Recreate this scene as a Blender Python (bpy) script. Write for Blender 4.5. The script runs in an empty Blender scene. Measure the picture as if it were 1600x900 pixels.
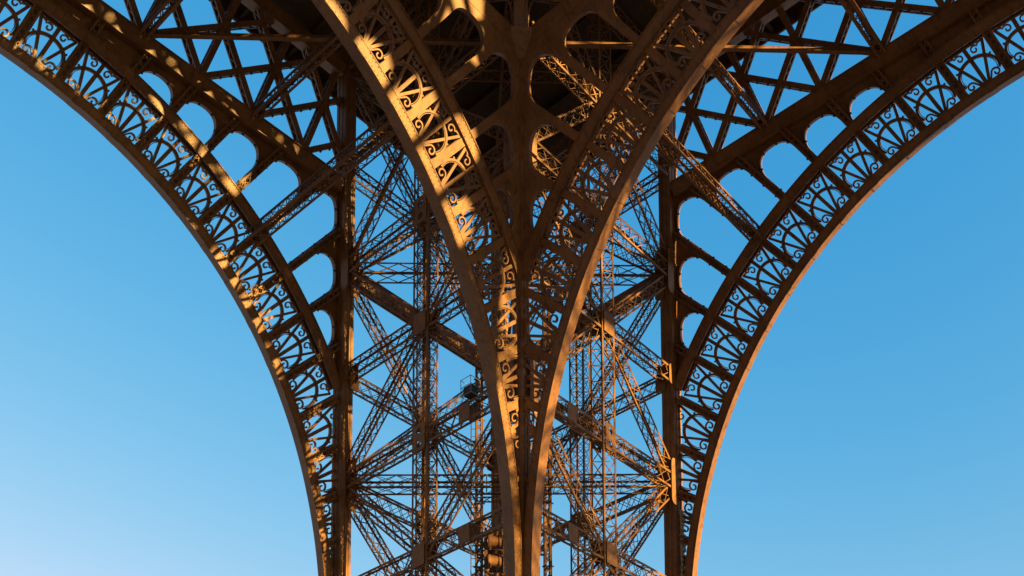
import bpy, math, random
import numpy as np
random.seed(7)
C = bpy.context.scene
rad = math.radians

# ------------------------------------------------------------------ camera, sky, sun, exposure
cam_d = bpy.data.cameras.new('camera'); cam = bpy.data.objects.new('camera', cam_d); C.collection.objects.link(cam)
CAM = np.array([-3.636, 2.807, 1.7])
yaw, pitch, roll = rad(45 - 4.113), rad(38.04), rad(-2.274)
fw = np.array([math.cos(yaw)*math.cos(pitch), math.sin(yaw)*math.cos(pitch), math.sin(pitch)])
rt = np.array([math.sin(yaw), -math.cos(yaw), 0.0]); up = np.cross(rt, fw)
rt, up = rt*math.cos(roll) + up*math.sin(roll), up*math.cos(roll) - rt*math.sin(roll)
from mathutils import Matrix, Vector
cam.matrix_world = Matrix([[rt[i], up[i], -fw[i], CAM[i]] for i in range(3)] + [[0, 0, 0, 1]])
cam_d.sensor_width = 36; cam_d.lens = 36*1462.27/1600
cam_d.shift_x = 33.31/1600; cam_d.shift_y = 115.34/1600
cam_d.clip_start = 0.1; cam_d.clip_end = 6000
C.camera = cam

SUN_EL, SUN_AZ = 4.9, -89.1          # azimuth measured from +x towards +y, direction TO the sun
w = bpy.data.worlds.new('World'); C.world = w; w.use_nodes = True
nt = w.node_tree; nt.nodes.clear()
sky = nt.nodes.new('ShaderNodeTexSky'); sky.sky_type = 'NISHITA'; sky.sun_disc = False
sky.sun_elevation = rad(SUN_EL); sky.sun_rotation = rad(90 - SUN_AZ)
sky.altitude = 50; sky.air_density = 1.0; sky.dust_density = 2.0; sky.ozone_density = 2.5
# the photograph is graded: deeper red-channel falloff and flatter blue than the raw sky model
sp = nt.nodes.new('ShaderNodeSeparateColor'); cb = nt.nodes.new('ShaderNodeCombineColor')
nt.links.new(sky.outputs[0], sp.inputs[0])
for i, (gam, k, top) in enumerate(((2.35, 2.05, 1.3), (.80, .82, 1.35), (0.38, 0.99, 1.45))):
    pw = nt.nodes.new('ShaderNodeMath'); pw.operation = 'POWER'; pw.inputs[1].default_value = gam
    ml = nt.nodes.new('ShaderNodeMath'); ml.operation = 'MULTIPLY'; ml.inputs[1].default_value = k
    mn = nt.nodes.new('ShaderNodeMath'); mn.operation = 'MINIMUM'; mn.inputs[1].default_value = top
    nt.links.new(sp.outputs[i], pw.inputs[0]); nt.links.new(pw.outputs[0], ml.inputs[0]); nt.links.new(ml.outputs[0], mn.inputs[0]); nt.links.new(mn.outputs[0], cb.inputs[i])
bg = nt.nodes.new('ShaderNodeBackground'); bg.inputs['Strength'].default_value = 0.12
wo = nt.nodes.new('ShaderNodeOutputWorld')
nt.links.new(cb.outputs[0], bg.inputs[0]); nt.links.new(bg.outputs[0], wo.inputs[0])
sl = bpy.data.lights.new('sun', 'SUN'); sl.energy = 5.0; sl.angle = rad(0.5); sl.color = (1.0, 0.64, 0.19)
so = bpy.data.objects.new('sun', sl); C.collection.objects.link(so)
sdir = Vector((math.cos(rad(SUN_AZ))*math.cos(rad(SUN_EL)), math.sin(rad(SUN_AZ))*math.cos(rad(SUN_EL)), math.sin(rad(SUN_EL))))
so.rotation_euler = sdir.to_track_quat('Z', 'Y').to_euler()
C.view_settings.view_transform = 'Standard'; C.view_settings.look = 'None'
C.view_settings.exposure = 2.57; C.view_settings.gamma = 1.0; C.view_settings.use_curve_mapping = False

# ------------------------------------------------------------------ materials
def iron(name, base, dark, rough=0.5, scale=0.6):
    m = bpy.data.materials.new(name); m.use_nodes = True; n = m.node_tree; b = n.nodes['Principled BSDF']
    tc = n.nodes.new('ShaderNodeTexCoord')
    n1 = n.nodes.new('ShaderNodeTexNoise'); n1.inputs['Scale'].default_value = scale; n1.inputs['Detail'].default_value = 7; n1.inputs['Roughness'].default_value = .62
    mp = n.nodes.new('ShaderNodeMapping'); mp.inputs['Scale'].default_value = (3.2, 3.2, .35)
    n2 = n.nodes.new('ShaderNodeTexNoise'); n2.inputs['Scale'].default_value = 1.4; n2.inputs['Detail'].default_value = 5
    r1 = n.nodes.new('ShaderNodeMapRange'); r1.inputs[1].default_value = .36; r1.inputs[2].default_value = .64
    r2 = n.nodes.new('ShaderNodeMapRange'); r2.inputs[1].default_value = .5; r2.inputs[2].default_value = .75
    mx = n.nodes.new('ShaderNodeMix'); mx.data_type = 'RGBA'; mx.inputs[6].default_value = (*dark, 1); mx.inputs[7].default_value = (*base, 1)
    n4 = n.nodes.new('ShaderNodeTexNoise'); n4.inputs['Scale'].default_value = .23; n4.inputs['Detail'].default_value = 9; n4.inputs['Roughness'].default_value = .7
    r4 = n.nodes.new('ShaderNodeMapRange'); r4.inputs[1].default_value = .54; r4.inputs[2].default_value = .7; r4.inputs[4].default_value = .8
    mx4 = n.nodes.new('ShaderNodeMix'); mx4.data_type = 'RGBA'; mx4.inputs[7].default_value = (base[0]*1.25, base[1]*1.42, base[2]*1.7, 1)
    mx2 = n.nodes.new('ShaderNodeMix'); mx2.data_type = 'RGBA'; mx2.blend_type = 'MULTIPLY'; mx2.inputs[7].default_value = (.50, .44, .40, 1)
    L = n.links.new
    L(tc.outputs['Object'], n1.inputs['Vector']); L(tc.outputs['Object'], mp.inputs['Vector']); L(mp.outputs[0], n2.inputs['Vector'])
    L(n1.outputs[0], r1.inputs[0]); L(r1.outputs[0], mx.inputs[0]); L(n2.outputs[0], r2.inputs[0]); L(r2.outputs[0], mx2.inputs[0])
    L(tc.outputs['Object'], n4.inputs['Vector']); L(n4.outputs[0], r4.inputs[0]); L(r4.outputs[0], mx4.inputs[0]); L(mx.outputs[2], mx4.inputs[6]); L(mx4.outputs[2], mx2.inputs[6]); L(mx2.outputs[2], b.inputs['Base Color'])
    bp = n.nodes.new('ShaderNodeBump'); bp.inputs['Strength'].default_value = .25; bp.inputs['Distance'].default_value = .02
    n3 = n.nodes.new('ShaderNodeTexNoise'); n3.inputs['Scale'].default_value = 9; n3.inputs['Detail'].default_value = 4
    L(tc.outputs['Object'], n3.inputs['Vector']); L(n3.outputs[0], bp.inputs['Height']); L(bp.outputs[0], b.inputs['Normal'])
    b.inputs['Roughness'].default_value = rough; b.inputs['Specular IOR Level'].default_value = .35
    return m
IRON = iron('brown_painted_iron', (.146, .070, .030), (.096, .044, .018))
SHADE_IRON = iron('shade_darkened_floor_plates', (.045, .026, .015), (.025, .015, .009), .7)  # deck and floor beams: iron paint darkened, underside shade put into the colour
DARKM = iron('dark_lift_machinery', (.06, .05, .045), (.03, .026, .024), .4)
STEEL = iron('grey_galvanised_steel', (.30, .26, .22), (.22, .19, .16), .45)
BOXM = iron('charcoal_cabinet_paint', (.03, .03, .035), (.02, .02, .022), .4)
def ground_mat():
    m = bpy.data.materials.new('sandy_paving'); m.use_nodes = True; n = m.node_tree; b = n.nodes['Principled BSDF']
    t = n.nodes.new('ShaderNodeTexNoise'); t.inputs['Scale'].default_value = .3; t.inputs['Detail'].default_value = 8
    tc = n.nodes.new('ShaderNodeTexCoord'); r = n.nodes.new('ShaderNodeValToRGB')
    r.color_ramp.elements[0].color = (.20, .165, .125, 1); r.color_ramp.elements[1].color = (.31, .26, .20, 1)
    n.links.new(tc.outputs['Object'], t.inputs['Vector']); n.links.new(t.outputs[0], r.inputs[0]); n.links.new(r.outputs[0], b.inputs['Base Color'])
    b.inputs['Roughness'].default_value = .9
    return m
GROUND = ground_mat()

# ------------------------------------------------------------------ mesh builder
def nz(v):
    v = np.asarray(v, float); return v/np.maximum(np.linalg.norm(v, axis=-1, keepdims=True), 1e-9)
BOXF = np.array([[0,1,2,3],[7,6,5,4],[0,4,5,1],[1,5,6,2],[2,6,7,3],[3,7,4,0]])
class MB:
    def __init__(s): s.v = []; s.f = []; s.n = 0
    def add(s, v, f):
        v = np.asarray(v, float).reshape(-1, 3)
        s.v.append(v)
        s.f += [tuple(int(i)+s.n for i in q) for q in f]; s.n += len(v)
    def bar(s, p, q, a, b, n):
        """square-cut bar p-q, a wide across, b deep along n"""
        p = np.asarray(p, float); q = np.asarray(q, float); d = q-p
        if np.linalg.norm(d) < 1e-4: return
        d = nz(d); n = np.asarray(n, float); n = nz(n - d*(n@d)); t = np.cross(d, n)
        c = [(-a/2, -b/2), (a/2, -b/2), (a/2, b/2), (-a/2, b/2)]
        s.add([p + t*x + n*y for x, y in c] + [q + t*x + n*y for x, y in c], BOXF)
    def sweep(s, S, cap=True, closed=True):
        S = np.asarray(S, float); n, m = S.shape[:2]; f = []
        for i in range(n-1):
            for j in range(m if closed else m-1):
                k = (j+1) % m
                f.append((i*m+j, i*m+k, (i+1)*m+k, (i+1)*m+j))
        if cap: f.append(tuple(range(m))); f.append(tuple((n-1)*m+j for j in range(m))[::-1])
        s.add(S.reshape(-1, 3), f)
    def ribbon(s, pts, n, a, b):
        """bar swept along a curved polyline lying in the plane with normal n"""
        pts = np.asarray(pts, float)
        if len(pts) < 2: return
        n = nz(n); t = nz(np.gradient(pts, axis=0)); sd = np.cross(t, n)
        s.sweep(np.stack([pts - sd*a/2 - n*b/2, pts + sd*a/2 - n*b/2, pts + sd*a/2 + n*b/2, pts - sd*a/2 + n*b/2], 1))
    def slab(s, poly, n, th):
        """flat polygon given thickness th along n, from the plane outwards"""
        poly = np.asarray(poly, float); m = len(poly); n = nz(n)*th
        f = [tuple(range(m))[::-1], tuple(range(m, 2*m))] + [(i, (i+1) % m, m+(i+1) % m, m+i) for i in range(m)]
        s.add(np.concatenate([poly, poly+n]), f)
    def merge(s, o, M=None):
        for v in o.v: s.v.append(v if M is None else v @ M.T)
        s.f += [tuple(i+s.n for i in q) for q in o.f]; s.n += o.n
    def build(s, name, mat, parent=None, M=None, flip=False):
        v = np.concatenate(s.v) if s.v else np.zeros((0, 3))
        if M is not None: v = v @ np.asarray(M).T
        me = bpy.data.meshes.new(name)
        me.from_pydata(v.tolist(), [], [q[::-1] for q in s.f] if flip else s.f); me.update()
        me.materials.append(mat)
        o = bpy.data.objects.new(name, me); C.collection.objects.link(o)
        if parent: o.parent = parent
        return o
def tag(o, label=None, cat=None, group=None, kind=None):
    for k, v in (('label', label), ('category', cat), ('group', group), ('kind', kind)):
        if v: o[k] = v
    return o
def empty(name, loc=(0, 0, 0)):
    o = bpy.data.objects.new(name, None); C.collection.objects.link(o); o.location = loc; return o

# ------------------------------------------------------------------ proportions of the tower (metres)
S_ = 0.4593                 # inward lean of every face
B, W = 43.2, 15.175         # inner and outer face offsets at ground level
A = B + W
ZG, ZT = 48.15, 54.55       # bottom and top chord of the side girders
Z0, DZ = 32.194, 5.675      # bracing node levels
NSL = nz([0, 1, S_])        # outward normal of the +y faces
ID = np.eye(3); SW = np.array([[0, 1, 0], [1, 0, 0], [0, 0, 1.0]])     # +y side -> +x side (mirror in the diagonal)

def girder(mb, p, q, n, wid, dep, ch=.11, lac=.05, pitch=None, plates=(), inset=0.0, double=False):
    """box lattice girder: four corner angles laced on four sides; plates = sides closed by a web ('f','b')"""
    p = np.asarray(p, float); q = np.asarray(q, float); L = np.linalg.norm(q-p); d = (q-p)/L
    n = np.asarray(n, float); n = nz(n - d*(n@d)); t = np.cross(d, n)
    p = p + d*inset; q = q - d*inset; L -= 2*inset
    cs = [(a*(wid-ch)/2, b*(dep-ch)/2) for a, b in ((-1, -1), (1, -1), (1, 1), (-1, 1))]
    for a, b in cs:
        # an angle iron: two thin legs
        o = t*a + n*b
        mb.bar(p+o+n*np.sign(b)*(ch/2-.012), q+o+n*np.sign(b)*(ch/2-.012), ch*1.25, .024, n)
        mb.bar(p+o+t*np.sign(a)*(ch/2-.012)*1.04, q+o+t*np.sign(a)*(ch/2-.012)*1.04, .024, ch*1.2, n)
    for i in range(4):
        (a0, b0), (a1, b1) = cs[i], cs[(i+1) % 4]
        side = wid if i % 2 == 0 else dep
        nm = n*np.sign(b0+b1) if i % 2 == 0 else t*np.sign(a0+a1)
        tg = {0: 'b', 2: 'f', 1: 'r', 3: 'l'}[i]
        if tg in plates:
            e = (dep if i % 2 == 0 else wid)/2 - .02
            mb.bar(p+nm*e*.96, q+nm*e*.96, (wid if i % 2 == 0 else dep)*.98, .03, nm) ; continue
        k = max(1, int(round(L/(pitch or side))))
        for j in range(k):
            u0, u1 = L*j/k, L*(j+1)/k
            P0, P1 = p + t*a0 + n*b0 + d*u0, p + t*a1 + n*b1 + d*u0
            Q0, Q1 = p + t*a0 + n*b0 + d*u1, p + t*a1 + n*b1 + d*u1
            mb.bar(P0+nm*.02, Q1+nm*.02, lac, .02, nm); mb.bar(P1-nm*.01, Q0-nm*.01, lac, .02, nm)
            if double or j % 3 == 0: mb.bar(P0+nm*.045, P1+nm*.045, lac*.9, .02, nm)

# ------------------------------------------------------------------ one arched side, drawn for the +y direction
STEP = 4.125
class Side:
    def __init__(s, D, R, zc, Rx, zcx, outer):
        s.D, s.R, s.zc, s.Rx, s.zcx, s.outer = D, R, zc, Rx, zcx, outer
        s.face = 1 if outer else -1                    # which way the plated face looks along the normal
    def P(s, x, z, off=0.0):
        return np.stack([np.broadcast_to(x, np.shape(z)) + 0*np.asarray(z, float), s.D - S_*np.asarray(z, float), np.asarray(z, float)], -1) + NSL*off
    def rho(s, th, R, zc):                             # distance from the intrados centre to circle (R, zc)
        h = zc - s.zc; return h*np.sin(th) + np.sqrt(R*R - (h*np.cos(th))**2)
    def rcol(s, th, m=.45): return (B - S_*s.zc - m)/(np.abs(np.cos(th)) + S_*np.sin(th))
    def rgird(s, th, m=.4): return (ZG - m - s.zc)/np.sin(th)
    def pol(s, r, th, off=0.0): return s.P(r*np.cos(th), s.zc + r*np.sin(th), off)
    def flange(s):
        """intrados and extrados boxes with soffit, both halves, running down beside the columns"""
        mb = MB()
        thm = rad(24.6)
        def path(fn):
            th = np.linspace(thm, math.pi-thm, 180); r = fn(th)
            x, z = r*np.cos(th), s.zc + r*np.sin(th)
            zt = np.linspace(7.0, z[0], 12)[:-1]
            x0 = x[0] + S_*(z[0]-zt)*1.0
            x = np.concatenate([x0, x, -x0[::-1]]); z = np.concatenate([zt, z, zt[::-1]])
            return x, z
        f0, f1 = (-.44, .22) if s.outer else (-.34, .44)     # depth of the soffit along the normal
        def box(r0, r1, a, b, cut=True):
            lo, hi = path(r0), path(r1)
            mb.sweep(np.stack([s.P(*lo, a), s.P(*hi, a), s.P(*hi, b), s.P(*lo, b)], 1))
        R = s.R
        box(lambda t: R+0*t, lambda t: R+.06+0*t, f0-.02, f1+.02)            # soffit plate
        box(lambda t: R+.063+0*t, lambda t: R+.50+0*t, f0+.03, f0+.08)       # front web
        box(lambda t: R+.063+0*t, lambda t: R+.50+0*t, f1-.08, f1-.03)       # back web
        box(lambda t: R+.503+0*t, lambda t: R+.545+0*t, f0-.0, f0+.18); box(lambda t: R+.503+0*t, lambda t: R+.545+0*t, f1-.18, f1)
        for k in range(-9, 10):
            t_ = rad(90 - STEP*k*1.0)
            for off_, nn in ((f0+.028, -NSL), (f1-.028, NSL)):
                q = [s.pol(R+.08, t_-.0062, off_), s.pol(R+.08, t_+.0062, off_), s.pol(R+.48, t_+.0062, off_), s.pol(R+.48, t_-.0062, off_)]
                mb.slab(q, nn, .022)
            q = [s.pol(R-.002, t_-.007, f0), s.pol(R-.002, t_+.007, f0), s.pol(R-.002, t_+.007, f1), s.pol(R-.002, t_-.007, f1)]
            mb.slab(q, s.pol(R-1, t_) - s.pol(R, t_), .02)
        # extrados: stops where it runs into the column
        th = np.linspace(rad(20), math.pi-rad(20), 220); re = s.rho(th, s.Rx, s.zcx); ok = re < s.rcol(th, -.12 if not s.outer else .1)
        th, re = th[ok], re[ok]
        def xb(d0, d1, a, b):
            def Q(d, o): return s.pol(re-d, th, o)
            mb.sweep(np.stack([Q(d0, a), Q(d1, a), Q(d1, b), Q(d0, b)], 1))
        xb(.05, 0, f0-.02, f1+.02); xb(.55, .053, f0+.03, f0+.08); xb(.55, .053, f1-.08, f1-.03); xb(.60, .553, f0, f0+.18); xb(.60, .553, f1-.18, f1)
        return mb
    def rivets(s):
        mb = MB(); f0 = -.44 if s.outer else -.34
        def stud(p, n, r=.05, h=.035):
            n = nz(n); a = nz(np.cross(n, [.3, .5, .8])); b = np.cross(n, a)
            c = [p + a*r*math.cos(t)+b*r*math.sin(t) for t in np.arange(6)*math.pi/3]
            d = [q*.5 + (p + n*h)*.5 + n*h*.5 for q in c]
            mb.add(c+d, [(i, (i+1) % 6, 6+(i+1) % 6, 6+i) for i in range(6)] + [tuple(range(6, 12))])
        off = f0+.028
        for t in np.arange(rad(25), rad(92), .24/s.R):
            for dr in (.115, .455): stud(s.pol(s.R+dr, t, off), -NSL)
        for t in np.arange(rad(30), rad(92), .24/s.Rx):
            re = float(s.rho(t, s.Rx, s.zcx))
            if re > float(s.rcol(t, .1)): continue
            for dr in (.10, .51): stud(s.pol(re-dr, t, off), -NSL)
        return mb
    def angles(s): return [rad(90 - STEP/2 - STEP*k) for k in range(-16, 16)]
    def post(s, th):
        re = float(s.rho(th, s.Rx, s.zcx)); lim = min(float(s.rcol(th, .3)), float(s.rgird(th)))
        mb = MB(); r0 = s.R+.5; r1 = min(re-.5, float(s.rcol(th, .4)))
        if r1 - r0 < .5: return None
        f = s.face
        if s.outer:
            girder(mb, s.pol(r0, th, -.12), s.pol(r1, th, -.12), NSL, .46, .44, .09, .055, .46, plates=('f',))
            if lim - re > .2: girder(mb, s.pol(re, th, -.12), s.pol(lim, th, -.12), NSL, .44, .40, .09, .055, .46)
        else:
            girder(mb, s.pol(r0, th, -.07), s.pol(r1, th, -.07), -NSL, .44, .28, .09, .055, .46, plates=('f',))
            if lim - re > 2.0: girder(mb, s.pol(re, th, -.07), s.pol(lim-1.2, th, -.07), -NSL, .44, .28, .09, .055, .46, plates=('f',))
        return mb
    def fan(s, th):
        """cast fan between two posts: horseshoe ring, three spokes, four scrolls and studs"""
        mb = MB(); r0 = s.R + .52; e_v = np.array([math.cos(th), math.sin(th)]); e_u = np.array([-math.sin(th), math.cos(th)])
        H = float(s.rho(th, s.Rx, s.zcx)) - .58 - r0
        hw = (s.R + 1.6)*rad(STEP)/2 - (.27 if s.outer else .25)
        off = .12*s.face; n = NSL
        def to3(uv):
            uv = np.asarray(uv, float); q = np.outer(uv[:, 1]+r0, e_v) + np.outer(uv[:, 0], e_u)
            x, z = q[:, 0], q[:, 1]+s.zc
            ok = np.abs(x) < B - S_*z - .25
            return s.P(x, z, off), ok
        def line(uv, a, b=.12):
            uv = np.asarray(uv, float)
            if len(uv) == 2: uv = uv[0] + (uv[1]-uv[0])*np.linspace(0, 1, 9)[:, None]
            P, ok = to3(uv); i = 0
            while i < len(P):
                if not ok[i]: i += 1; continue
                j = i
                while j < len(P) and ok[j]: j += 1
                if j-i > 1: mb.ribbon(P[i:j], n, a, b)
                i = j
        def spiral(cu, cv, r, a0, turn, w0=.075, lead=None):
            t = np.linspace(0, 1, 26); ang = a0 + turn*t; rr = r*(1 - .72*t)
            uv = np.stack([cu + rr*np.cos(ang), cv + rr*np.sin(ang)], -1)
            if lead is not None: uv = np.concatenate([lead, uv])
            line(uv, w0, .13)
        vb = .36*H; rv = .355*H
        a = np.linspace(-.42, math.pi+.42, 44)
        line(np.stack([hw*1.0*np.cos(a), vb + rv*np.sin(a)], -1), .125, .20)
        line(np.stack([hw*.89*np.cos(a), vb + (rv-.08)*np.sin(a)], -1), .035, .14)
        line([(0, .1), (0, H)], .21, .14)
        for sg in (-1, 1):
            line([(sg*.10, .05), (sg*hw*.98, H*.97)], .155, .13)
            # lower scroll springing from the foot of the fan
            r = .105*H; c = (sg*(hw-.10-r), .045*H + r*1.15)
            lead = np.array([(sg*.08, .05), (sg*hw*.20, .05*H), (sg*hw*.30, .10*H)])
            a0 = math.pi*.92 if sg > 0 else math.pi*.08
            spiral(c[0], c[1], r, a0, -sg*2*math.pi*1.05, .085, lead)
            line([(sg*.05, .03), (sg*hw*.95, .03)], .10, .12)
            # upper scroll hanging from the side spoke
            r = .10*H; c = (sg*hw*.42, .85*H)
            a0 = .55 if sg > 0 else math.pi-.55
            lead = np.array([(sg*hw*.93, .955*H), (sg*hw*.80, .955*H), (sg*hw*.66, .935*H)])
            spiral(c[0], c[1], r, a0, sg*2*math.pi*1.0, .075, lead)
            line([(sg*.06, .985*H), (sg*hw*.75, .975*H)], .06, .12)
            # studs
            for an in (.62, .92):
                cu, cv = math.cos(an)*sg, math.sin(an)
                line([(hw*cu*.98, vb + rv*cv*.98), (hw*cu + .17*cu, vb + rv*cv + .17*cv)], .10, .12)
        return mb if mb.v else None
    def spandrel(s, t0, t1):
        """web plate between the arch and the girder or column, with a horseshoe opening"""
        mb = MB(); f = s.face; th = np.linspace(t0, t1, 29); tm = (t0+t1)/2
        re = s.rho(th, s.Rx, s.zcx); rb = np.minimum(s.rcol(th, .2), s.rgird(th, .3))
        if np.all(rb - re < .12): return None, None
        rb = np.maximum(rb, re+.01)
        rm = float((s.rho(tm, s.Rx, s.zcx)+min(s.rcol(tm, .2), s.rgird(tm, .3)))/2)
        hw = rm*rad(STEP)/2 - (.25 if s.outer else .25)
        v = (th-tm)*rm
        rbm = min(float(s.rgird(tm, .3)), float(s.rcol(tm, .2))); bycol = float(s.rcol(tm, .2)) < float(s.rgird(tm, .3))
        mar = (.34 if s.outer else .46) if bycol else .46
        tip = rbm - mar
        gap = tip - float(s.rho(tm, s.Rx, s.zcx))
        holes = None
        if gap > (.36 if bycol else 1.15):
            cap = min(hw*1.05, gap*.97)
            # sample the opening's edge exactly at its two sides
            vv = np.concatenate([[-1.0], np.array([-hw-1e-3]), hw*np.sin(np.linspace(-math.pi/2, math.pi/2, 25)), np.array([hw+1e-3]), [1.0]])
            vv[0], vv[-1] = v[0] if v[0] < v[-1] else v[-1], v[-1] if v[0] < v[-1] else v[0]
            th = tm + vv/rm; re = s.rho(th, s.Rx, s.zcx); rb = np.maximum(np.minimum(s.rcol(th, .2), s.rgird(th, .3)), re+.01)
            rh = np.where(np.abs(vv) <= hw+1e-6, tip - cap + cap*np.sqrt(np.maximum(0, 1-(vv/hw)**2)), re-.02)
            ks = 4.0 if s.outer else 2.6
            soft = -np.log(np.exp(-ks*np.clip(rh-re, -2, 12)) + np.exp(-ks*np.clip(rb-mar*.8-re, -2, 12)))/ks + re
            rh = np.where(np.abs(vv) <= hw+1e-6, soft, rh); rh = np.maximum(rh, re-.02); rh = np.minimum(rh, rb-.005)
            holes = (th, rh)
        else:
            rh = re - .02
        o0, o1 = (.16, .20) if s.outer else (-.17, -.213)
        mb.sweep(np.stack([s.pol(rh, th, o0), s.pol(rb, th, o0), s.pol(rb, th, o1), s.pol(rh, th, o1)], 1))
        lm = None
        if holes is not None:
            th2, rh2 = holes[0][2:-2], holes[1][2:-2]
            # stiffening rim of the opening
            r0_, r1_ = (-.10, .205) if s.outer else (-.22, .10)
            mb.sweep(np.stack([s.pol(rh2-.03, th2, r0_), s.pol(rh2+.01, th2, r0_), s.pol(rh2+.01, th2, r1_), s.pol(rh2-.03, th2, r1_)], 1))
            lm = MB()
            for i in (4, 10, 16, 21):
                if i < len(th2): lamp(lm, s.pol(rh2[i]-.06, th2[i], 0))
            for sg in (0, -1):
                a = th2[sg]; r = float(s.rho(a, s.Rx, s.zcx)) + .5
                while r < rh2[sg] - .3:
                    lamp(lm, s.pol(r, a, 0)); r += 1.0
        return mb, lm
    def chords(s):
        mb = MB(); X = B - S_*ZG
        o0, o1 = (-.21, .35) if not s.outer else (-.45, .24)
        lip = .02 if not s.outer else .12
        for z, h in ((ZG, .85), (ZT, .8)):
            X = B - S_*z - .3; x = np.array([-X, X])
            def web(za, zb, a, b): mb.sweep(np.stack([s.P(x, np.full(2, za), a), s.P(x, np.full(2, zb), a), s.P(x, np.full(2, zb), b), s.P(x, np.full(2, za), b)], 1))
            web(z-h/2, z-h/2+.05, o0-lip, o1+.12); web(z+h/2-.05, z+h/2, o0-lip, o1+.12)
            web(z-h/2+.053, z+h/2-.053, o0, o0+.05); web(z-h/2+.053, z+h/2-.053, o1-.05, o1)
        return mb
    def members(s):
        """crossing flat box bars of the side girder: (kind, builder)"""
        out = []; X = 21.3; pitch = 3.76; za, zb = ZG+.40, ZT-.38; lean = pitch*2*(zb-za)/((ZT-ZG)*1.07)
        nodes = [X - pitch*k for k in range(0, 12)]
        lim = lambda z: B - S_*z - .25
        f = s.face
        def member(x0, x1, off, wd):
            p, q = np.array([x0, za]), np.array([x1, zb])
            # clip at the columns
            def clip(p, q):
                ts = np.linspace(0, 1, 121); xz = p + (q-p)*ts[:, None]; ok = np.abs(xz[:, 0]) < lim(xz[:, 1])
                if ok.sum() < 8: return None
                i = np.where(ok)[0]; return xz[i[0]], xz[i[-1]]
            c = clip(p, q)
            if c is None: return None
            mb = MB(); a, b = s.P(*c[0], off), s.P(*c[1], off); d = nz(b-a)
            n = nz(NSL); t = np.cross(d, n)
            for o in (-.25, .25):           # two webs, joined by lacing on the edges
                mb.bar(a+n*o, b+n*o, wd, .04, n)
            for o in (-1, 1):
                for e in (-1, 1): mb.bar(a+n*o*.20+t*e*(wd/2-.015), b+n*o*.20+t*e*(wd/2-.015), .03, .09, n)
            L = np.linalg.norm(b-a); k = int(L/.5)
            for e in (-1, 1):
                for j in range(k):
                    u0, u1 = L*j/k, L*(j+1)/k; o = .22 if j % 2 else -.22
                    mb.bar(a+d*u0+n*o+t*e*(wd/2-.03), a+d*u1-n*o+t*e*(wd/2-.03), .025, .055, n)
            return mb
        for x in nodes:
            for k, (x1, off, wd) in {'upright': (x*1.0 - .0, .0, .36), 'rising_diagonal': (x+lean, .035, .36), 'falling_diagonal': (x-lean, -.035, .36)}.items():
                m = member(x, x1, off, wd)
                if m: out.append((k, m, x))
        # diagonals arriving from outside the last node
        for x in (X+pitch,):
            m = member(x, x-lean, -.035, .36)
            if m: out.append(('falling_diagonal', m, x))
        return out

def lamp(mb, p, r=.075):
    """small sparkle lamp: a stubby faceted bulb"""
    p = np.asarray(p, float); v = []
    for z, k in ((-1, .45), (-.45, 1), (.45, 1), (1, .45)):
        for i in range(6):
            a = i*math.pi/3; v.append(p + np.array([math.cos(a)*k, math.sin(a)*k, z])*r)
    f = [(j*6+i, j*6+(i+1) % 6, (j+1)*6+(i+1) % 6, (j+1)*6+i) for j in range(3) for i in range(6)] + [tuple(range(6))[::-1], tuple(range(18, 24))]
    mb.add(v, f)

INNER = Side(B, 34.84, 8.54, 40.31, 6.565, False)
OUTER = Side(A, 34.45, 9.11, 39.65, 7.37, True)

# ------------------------------------------------------------------ the leg
def colpt(cx, cy, z): return np.array([cx - S_*z, cy - S_*z, z])
def column(cx, cy, sx, sy, size=.80, z0=0.0, z1=57.0, corner=False):
    """inclined box column with proud angle irons on its four edges"""
    mb = MB(); zs = np.array([z0, z1])
    def prism(x0, x1, y0, y1, a=z0, b=z1):
        mb.sweep(np.array([[colpt(cx+x, cy+y, z) for x, y in ((x0, y0), (x1, y0), (x1, y1), (x0, y1))] for z in (a, b)]))
    h = size/2
    prism(-h, h, -h, h)
    for ex in (-1, 1):
        for ey in (-1, 1):
            x0, x1 = sorted((ex*(h+.045), ex*(h-.15))); y0, y1 = sorted((ey*(h+.045), ey*(h-.15)))
            prism(x0, x1, y0, y1)
    for ex in (-1, 1):
        x0, x1 = sorted((ex*(h-.02), ex*(h+.03))); prism(x0, x1, -.09, .09); prism(-.09, .09, x0, x1)
    # cover plates at the splices
    z = 4.0
    while z < z1-1:
        prism(-h-.065, h+.065, -h-.065, h+.065, z, z+.32); z += DZ
    return mb

def kk_even(k): return k % 2 == 0
def plate_holes(mb, q, e, u, n, hx, hy, holes, r):
    """riveted plate cut by round holes: built as bands between each hole and its share of the outline"""
    n = nz(n)*.03; m = 24; step = 2*hy/len(holes)
    for i, (cx, cy) in enumerate(holes):
        y1 = hy - i*step; y0 = y1 - step
        a = np.linspace(0, 2*math.pi, m, endpoint=False)
        t = np.minimum(hx/np.maximum(np.abs(np.cos(a)), 1e-6), np.where(np.sin(a) > 0, y1-cy, cy-y0)/np.maximum(np.abs(np.sin(a)), 1e-6))
        ring = lambda rr, o: np.stack([q + e*(cx + rx*math.cos(t_)) + u*(cy + rx*math.sin(t_)) + o for t_, rx in zip(a, rr)])
        rr = np.full(m, r); V = np.concatenate([ring(rr, 0*n), ring(t, 0*n), ring(t, n), ring(rr, n)]); f = []
        for j in range(m):
            k = (j+1) % m
            for lv in range(4):
                lw = (lv+1) % 4; f.append((lv*m+j, lv*m+k, lw*m+k, lw*m+j))
        mb.add(V, f)

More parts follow.
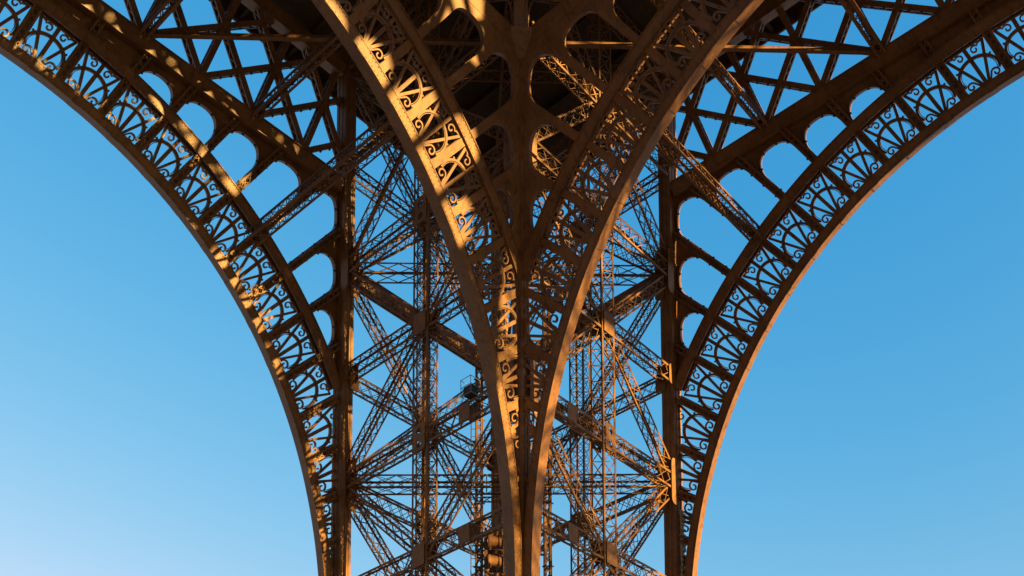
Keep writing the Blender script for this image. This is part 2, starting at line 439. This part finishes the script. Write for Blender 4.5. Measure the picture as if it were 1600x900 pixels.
COLS = {'I': (B-.02, B-.02), 'L': (B+.12, A-.12), 'R': (A-.12, B+.12), 'O': (A-.12, A-.12)}
def leg_members():
    """(name, MB, label) for every brace of one leg"""
    out = []
    zlev = [Z0 + DZ*k for k in range(-4, 5)]
    faces = [('L', 'I'), ('R', 'I'), ('L', 'O'), ('R', 'O')]
    for a, b in faces:
        Pa, Pb = COLS[a], COLS[b]
        e = nz(np.array([Pb[0]-Pa[0], Pb[1]-Pa[1], 0])); n = nz(np.cross(np.array([-S_, -S_, 1.0]), e))
        def pt(c, z): return colpt(*COLS[c], z)
        front = b == 'I'
        for k, z in enumerate(zlev):
            kk = k-4
            mb = MB(); plates = ('f', 'b') if (not front and kk in (2,)) else ()
            girder(mb, pt(a, z), pt(b, z), n, .95, .85, .105, .045, .95, plates=plates, inset=.45); out.append(('horizontal_brace', mb, (a, b, kk)))
            if kk % 2 == 0 and k+2 < len(zlev):
                for (c, dn) in ((a, b), (b, a)):
                    mb = MB(); girder(mb, pt(c, z), pt(dn, zlev[k+2]), n, .82, .62, .095, .04, .85, inset=.9); out.append(('diagonal_brace', mb, (c, dn, kk)))
        mb = MB(); mid = ((Pa[0]+Pb[0])/2, (Pa[1]+Pb[1])/2)
        girder(mb, colpt(*mid, zlev[0]), colpt(*mid, zlev[-1]), n, 1.15, .95, .105, .045, .95, double=True); out.append(('middle_strut', mb, (a, b, 0)))
        # gusset boxes where the members meet
        for k, z in enumerate(zlev):
            g = MB(); c = colpt(*mid, z); upv = nz(np.array([-S_, -S_, 1.0])); ev = e
            for sg in (-1, 1):
                q = c + n*sg*.53
                if kk_even(k):          # plate with two lightening holes
                    plate_holes(g, q, ev, upv, n*sg, .5, .78, ((0, .38), (0, -.38)), .2)
                else:
                    g.slab([q + ev*x + upv*y for x, y in ((-.5, -.62), (.5, -.62), (.5, .62), (-.5, .62))], n*sg, .03)
            out.append(('gusset_box', g, (a, b, k-4)))
            if front and k in (2, 3, 4, 5):       # end plates where the brace narrows into the inner corner
                g = MB(); pa, pb = pt(a, z), pt(b, z); c2 = pa + (pb-pa)*.74; dv = nz(pb-pa)
                for sg in (-1, 1): g.slab([c2 + n*sg*.47 + dv*x + upv*y for x, y in ((-.42, -.5), (.42, -.5), (.42, .5), (-.42, .5))], n*sg, .03)
                out.append(('end_plate', g, (a, b, k-4)))
            if k > 6: continue
            for cc, other in ((a, b), (b, a)):
                P = pt(cc, z); dirv = e if cc == a else -e
                g = MB()
                for sg in (-1, 1):
                    q = P + n*sg*.47
                    big = k % 2 == 0; hx, hy, rr = (.88, 1.45, .34) if big else (.95, .62, .2)
                    pts = [(.2, -hy)] + [(hx-rr+rr*math.sin(t_), -hy+rr-rr*math.cos(t_)) for t_ in np.linspace(0, math.pi/2, 6)] + [(hx-rr+rr*math.cos(t_), hy-rr+rr*math.sin(t_)) for t_ in np.linspace(0, math.pi/2, 6)] + [(.2, hy)]
                    g.slab([q + dirv*x + upv*y for x, y in pts], n*sg, .03)
                out.append(('gusset_plate', g, (cc, other, k-4)))
    for kk in (-2, 0, 2, 4):
        z = Z0 + DZ*kk
        for a, b in (('L', 'R'), ('I', 'O')):
            mb = MB(); girder(mb, colpt(*COLS[a], z), colpt(*COLS[b], z), (0, 0, 1), .95, .95, .10, .045, 1.4, inset=.6); out.append(('horizontal_brace', mb, (a, b, kk)))
    return out

# ------------------------------------------------------------------ ground
g = MB(); g.add([(-3000, -3000, 0), (3000, -3000, 0), (3000, 3000, 0), (-3000, 3000, 0)], [(0, 1, 2, 3)])
tag(g.build('ground', GROUND), kind='structure')

# ------------------------------------------------------------------ the tower
tower = empty('iron_tower')
tag(tower, 'brown riveted iron tower leg with lattice bracing and four sweeping ornamental arches against blue sky', 'tower')

def side_objects(sd, M, flip, what, arch_label):
    fl = sd.flange().build('arch', IRON, tower, M, flip); fl['label'] = arch_label
    sd.rivets().build('rivet_rows', IRON, fl, M, flip)['kind'] = 'stuff'
    ang = sd.angles(); lm = MB()
    for th in ang:
        for t in (th,):
            p = sd.post(t)
            if p: p.build('arch_post', IRON, fl, M, flip)
    for t0, t1 in zip(ang[:-1], ang[1:]):
        f = sd.fan((t0+t1)/2)
        if f: f.build('fan_panel', IRON, fl, M, flip)
        p, l = sd.spandrel(t0, t1)
        if p: p.build('spandrel_plate', IRON, fl, M, flip)
        if l: lm.merge(l)
    if sd.outer:
        for nm, mb_, x in sd.members():
            if nm != 'rising_diagonal': continue
            V = np.concatenate(mb_.v); p, q = V[:4].mean(0), V[4:8].mean(0); d_ = nz(q-p); t_ = np.cross(d_, nz(NSL)); L_ = np.linalg.norm(q-p)
            for u in np.arange(.5, L_, .72): lamp(lm, p + d_*u - t_*.24, .085)
    if lm.v and sd.outer: tag(lm.build('sparkle_lamps', BOXM, fl, M, flip), kind='stuff')
    ch = sd.chords().build('side_girder', IRON, tower, M, flip)
    for nm, mb, x in sd.members(): mb.build(nm, IRON, ch, M, flip)

side_objects(INNER, ID, False, 'in', 'inner arch rising to the left, lit gold by low sun')
side_objects(INNER, SW, True, 'in', 'inner arch rising to the right, brown in shade')
side_objects(OUTER, ID, False, 'out', 'far left arch silhouetted on sky, flecked with sunlight')
side_objects(OUTER, SW, True, 'out', 'far right arch silhouetted on sky')

colobj = {}
for k, (cx, cy) in COLS.items():
    colobj[k] = column(cx, cy, 0, 0, .60 if k == 'I' else .80).build('column', IRON, tower)
leg = leg_members()
count = {}
for nm, mb, key in leg:
    if nm == 'gusset_plate': par = colobj[key[0]]
    else: par = tower
    mb.build(nm, IRON, par)

# ledge and pilaster at the inner corner
mb = MB()
c = colpt(B-.02, B-.02, ZG); upv = np.array([-S_, -S_, 1.0])
ax = nz([1, -1, 0]); fwd = nz([-1, -1, 0])
def lofted(mb, c0, secs):
    mb.sweep(np.array([[c0 + ax*(x*w_) + fwd*(.15 + y*d_) + upv*z for x, y in ((-1, 0), (1, 0), (1, 1), (-1, 1))] for z, w_, d_ in secs]))
lofted(mb, c, [(-.95, .16, .34), (-.28, .50, .62), (0, .60, .84), (.16, .62, .88)])
mb.build('corner_ledge', IRON, colobj['I'])
mb = MB()
lofted(mb, c, [(.163, .40, .50), (6.2, .40, .50)])
for o in (-.30, 0, .30):
    mb.sweep(np.array([[c + ax*(o+x) + fwd*(.65+y) + upv*z for x, y in ((-.06, 0), (.06, 0), (.06, .05), (-.06, .05))] for z in (.17, 6.2)]))
mb.build('corner_pilaster', IRON, colobj['I'])

# cross girders tying inner and outer arches, along y on the left, along x on the right
def cross(x, z, M, wid, dep, drop=0.0):
    mb = MB(); p = np.array([x, A - S_*z - .3, z]); q = np.array([x, B - S_*z + .3, z])
    girder(mb, p, q, (0, 0, 1), wid, dep, .12, .05, .75)
    mb.build('cross_girder', IRON, tower, M, M is SW)
for M in (ID, SW):
    for k in (6,):
        th = rad(90 - STEP/2 - STEP*k); r = float(OUTER.rho(th, OUTER.Rx, OUTER.zcx)) - .2
        if M is ID: r -= 1.1
        cross(r*math.cos(th), OUTER.zc + r*math.sin(th), M, .8, .95)
    for x in (21.3-3.76*2, 21.3-3.76*4, 21.3-3.76*6, 21.3-3.76*8):
        cross(x, ZG+.2, M, .55, .75)
# horizontal diagonals in the ceiling plane
for x in (6.3,):
    mb = MB(); girder(mb, (x, A-S_*ZG-.4, ZG+.3), (A-S_*ZG-.4, x, ZG+.3), (0, 0, 1), .24, .28, .06, .03, .5, plates=('f', 'b', 'l', 'r'))
    mb.build('ceiling_tie', IRON, tower)
# first floor platform: beams under a deck, a square ring open in the middle
mb = MB(); zp = ZT + .75
inn, outr = B - S_*zp - 3.0, A - S_*zp + 2.6
def slabbox(mb, x0, x1, y0, y1, z0, z1):
    mb.sweep(np.array([[(x0, y0, z), (x1, y0, z), (x1, y1, z), (x0, y1, z)] for z in (z0, z1)]))
for x0, x1, y0, y1 in ((-outr, outr, inn, outr), (-outr, outr, -outr, -inn), (inn, outr, -inn, inn), (-outr, -inn, -inn, inn)):
    slabbox(mb, x0, x1, y0, y1, zp+.6, zp+.9)
pl = mb.build('platform', SHADE_IRON, tower)
mb = MB()
for i in range(-8, 9):
    t = i*3.76
    for y0, y1 in ((inn, outr), (-outr, -inn)):
        slabbox(mb, t-.12, t+.12, y0, y1, zp+.0, zp+.597); slabbox(mb, y0, y1, t-.12, t+.12, zp+.0, zp+.597) if abs(t) < inn else None
tag(mb.build('floor_beams', SHADE_IRON, pl), kind='stuff')

# lift tracks running up the axis of the leg
def axis(z, off, back=0.0): return np.array([(A+B)/2 - S_*z + off*.7071 + back*.7071, (A+B)/2 - S_*z - off*.7071 + back*.7071, z])
AXN = nz([1, 1, 2*S_]); UPD = nz([-S_, -S_, 1.0])
for off in (-1.9, 2.45):
    mb = MB(); p, q = axis(6, off), axis(44, off)
    girder(mb, p, q, AXN, .46, .62, .12, .06, .6, plates=('r', 'l'))
    z = 8
    while z < 43:
        mb.bar(axis(z, off-.36, -.2), axis(z, off+.36, -.2), .10, .10, UPD); z += 1.1
    mb.build('lift_track', IRON, tower); leg.append(('lift_track', mb, None))
for z in np.arange(9, 44, 2.8):
    mb = MB(); girder(mb, axis(z, -1.65), axis(z, 2.2), UPD, .36, .36, .07, .035, .5); mb.build('track_tie', IRON, tower)

# service ladder beside the left track
t = empty('service_ladder', axis(22, -2.3)); base = np.array(t.location)
tag(t, 'narrow dark iron ladder beside the left lift track, close to the middle corner column', 'ladder')
for o in (-2.42, -2.12):
    mb = MB(); mb.bar(axis(22, o, -.3)-base, axis(36.2, o, -.3)-base, .06, .06, AXN); mb.build('rail', DARKM, t)
z = 22.2
while z < 36:
    mb = MB(); mb.bar(axis(z, -2.42, -.3)-base, axis(z, -2.12, -.3)-base, .05, .05, AXN); mb.build('rung', DARKM, t); z += .40
# lift carriage, only its lower works showing between track and corner column
t = empty('lift_carriage', axis(27.2, -.9)); base = np.array(t.location)
tag(t, 'lift carriage underframe with two pulley drums behind the middle corner column, glowing orange in sun', 'lift carriage')
E3 = nz([1, -1, 0])
def wheel(mb, c, ax_, r, w_):
    ax_ = nz(ax_); a = nz(np.cross(ax_, [0, 0, 1])); b = np.cross(ax_, a); an = np.linspace(0, 2*math.pi, 24, endpoint=False)
    prof = [(-w_, r*.35), (-w_, r), (-w_*.7, r), (-w_*.6, r*.84), (w_*.6, r*.84), (w_*.7, r), (w_, r), (w_, r*.35)]
    mb.sweep(np.array([[c + ax_*x + (a*math.cos(t_) + b*math.sin(t_))*rr for t_ in an] for x, rr in prof]))
mb = MB()
for dz in (0, 2.2): mb.bar(axis(27.2+dz, -1.6, -.6)-base, axis(27.2+dz, .9, -.6)-base, .26, .34, UPD)
for o in (-1.5, -.3, .8): mb.bar(axis(27.2, o, -.62)-base, axis(29.4, o, -.62)-base, .2, .26, AXN)
mb.bar(axis(27.2, -1.5, -.66)-base, axis(29.4, -.3, -.66)-base, .1, .1, AXN)
mb.build('frame', IRON, t)
for z in (27.9, 28.9):
    mb = MB(); wheel(mb, axis(z, -.95, -.75)-base, E3, .42, .40); mb.build('drum', IRON, t)
# equipment cabinet in its cage on the left bracing
cp = np.array([27.95, 31.75, 32.75]); t = empty('equipment_cabinet', cp); t.scale = (.78, .78, .78)
tag(t, 'small charcoal equipment cabinet inside an open pipe cage on the left bracing', 'cabinet')
mb = MB(); e1, e2 = np.array([0, 1.0, 0]), np.array([1.0, 0, 0])
def bx(mb, x0, x1, y0, y1, z0, z1, r=.02):
    secs = []
    for z, i in ((z0, r), (z0+r, 0), (z1-r, 0), (z1, r)):
        secs.append([(x0+i, y0+i, z), (x1-i, y0+i, z), (x1-i, y1-i, z), (x0+i, y1-i, z)])
    mb.sweep(np.array(secs))
bx(mb, -.35, .35, -.38, .38, .05, .85); mb.build('box', BOXM, t)
mb = MB(); bx(mb, -.37, -.352, -.30, .30, .12, .78, .008); mb.build('door', BOXM, t)
mb = MB()
for x in (-.5, .5):
    for y in (-.5, .5): mb.bar((x, y, -.1), (x, y, 1.5), .035, .035, (1, 0, 0))
for z in (0, .75, 1.46):
    for y in (-.5, .5): mb.bar((-.5, y, z), (.5, y, z), .035, .035, (0, 0, 1))
    for x in (-.5, .5): mb.bar((x, -.5, z), (x, .5, z), .035, .035, (0, 0, 1))
mb.build('cage', STEEL, t)
# ribbed cable duct on the right column
base = colpt(A-.12, B-.62, 20.0); t = empty('cable_duct', base)
tag(t, 'ribbed cable duct clipped to the right column below its plated joint, sunlit', 'cable duct')
mb = MB(); f_ = lambda z, x, y: colpt(A-.12+x, B-.62+y, z) - base
mb.sweep(np.array([[f_(z, -.15, .06), f_(z, .15, .06), f_(z, .15, .16), f_(z, -.15, .16)] for z in (20, 30.6)])); mb.build('backing', STEEL, t)
mb = MB(); z = 20.1
while z < 30.5: mb.bar(f_(z, -.2, 0), f_(z, .2, 0), .09, .12, UPD); z += .27
mb.build('ribs', STEEL, t)

# fascia, gallery rail and the pavilions standing on the platform
zd = zp + .9
mb = MB()
for a0, a1, b0, b1 in ((-outr, outr, outr-.12, outr), (-outr, outr, -outr, -outr+.12), (outr-.12, outr, -outr+.12, outr-.12), (-outr, -outr+.12, -outr+.12, outr-.12)):
    slabbox(mb, a0, a1, b0, b1, zp-.3, zd+1.1)
mb.build('fascia', IRON, pl)
for cx, cy, hx, hy in ((0, -(inn+outr)/2, 22, 4.6), ((inn+outr)/2, 0, 4.6, 22), (-(inn+outr)/2, 0, 4.6, 22), (0, (inn+outr)/2, 22, 4.6)):
    mb = MB(); secs = []
    for z, k in ((zd+.002, 0), (zd+5.6, 0), (zd+5.601, -.5), (zd+5.9, -.5), (zd+7.4, 1.6)):
        secs.append([(cx-hx+k, cy-hy+k, z), (cx+hx-k, cy-hy+k, z), (cx+hx-k, cy+hy-k, z), (cx-hx+k, cy+hy-k, z)])
    mb.sweep(np.array(secs)); mb.build('pavilion', IRON, pl)

# the three other legs and the two far sides, whole, for the light they stop
whole = MB()
for k, (cx, cy) in COLS.items(): whole.merge(column(cx, cy, 0, 0))
for nm, m_, key in leg: whole.merge(m_)
o1 = whole.build('tower_leg', IRON, tower)
o1.rotation_euler = (0, 0, rad(-90))
for a in (90, 180):
    o = o1.copy(); C.collection.objects.link(o); o.rotation_euler = (0, 0, rad(a)); o.parent = tower
for sd in (INNER, OUTER):
    whole = MB(); whole.merge(sd.flange()); whole.merge(sd.chords()); ang = sd.angles()
    for th in ang:
        p = sd.post(th)
        if p: whole.merge(p)
    for t0, t1 in zip(ang[:-1], ang[1:]):
        f = sd.fan((t0+t1)/2)
        if f: whole.merge(f)
        p, l = sd.spandrel(t0, t1)
        if p: whole.merge(p)
    for nm, m_, x in sd.members(): whole.merge(m_)
    o1 = whole.build('tower_side', IRON, tower); o1.rotation_euler = (0, 0, rad(180))
    o = o1.copy(); C.collection.objects.link(o); o.rotation_euler = (0, 0, rad(90)); o.parent = tower
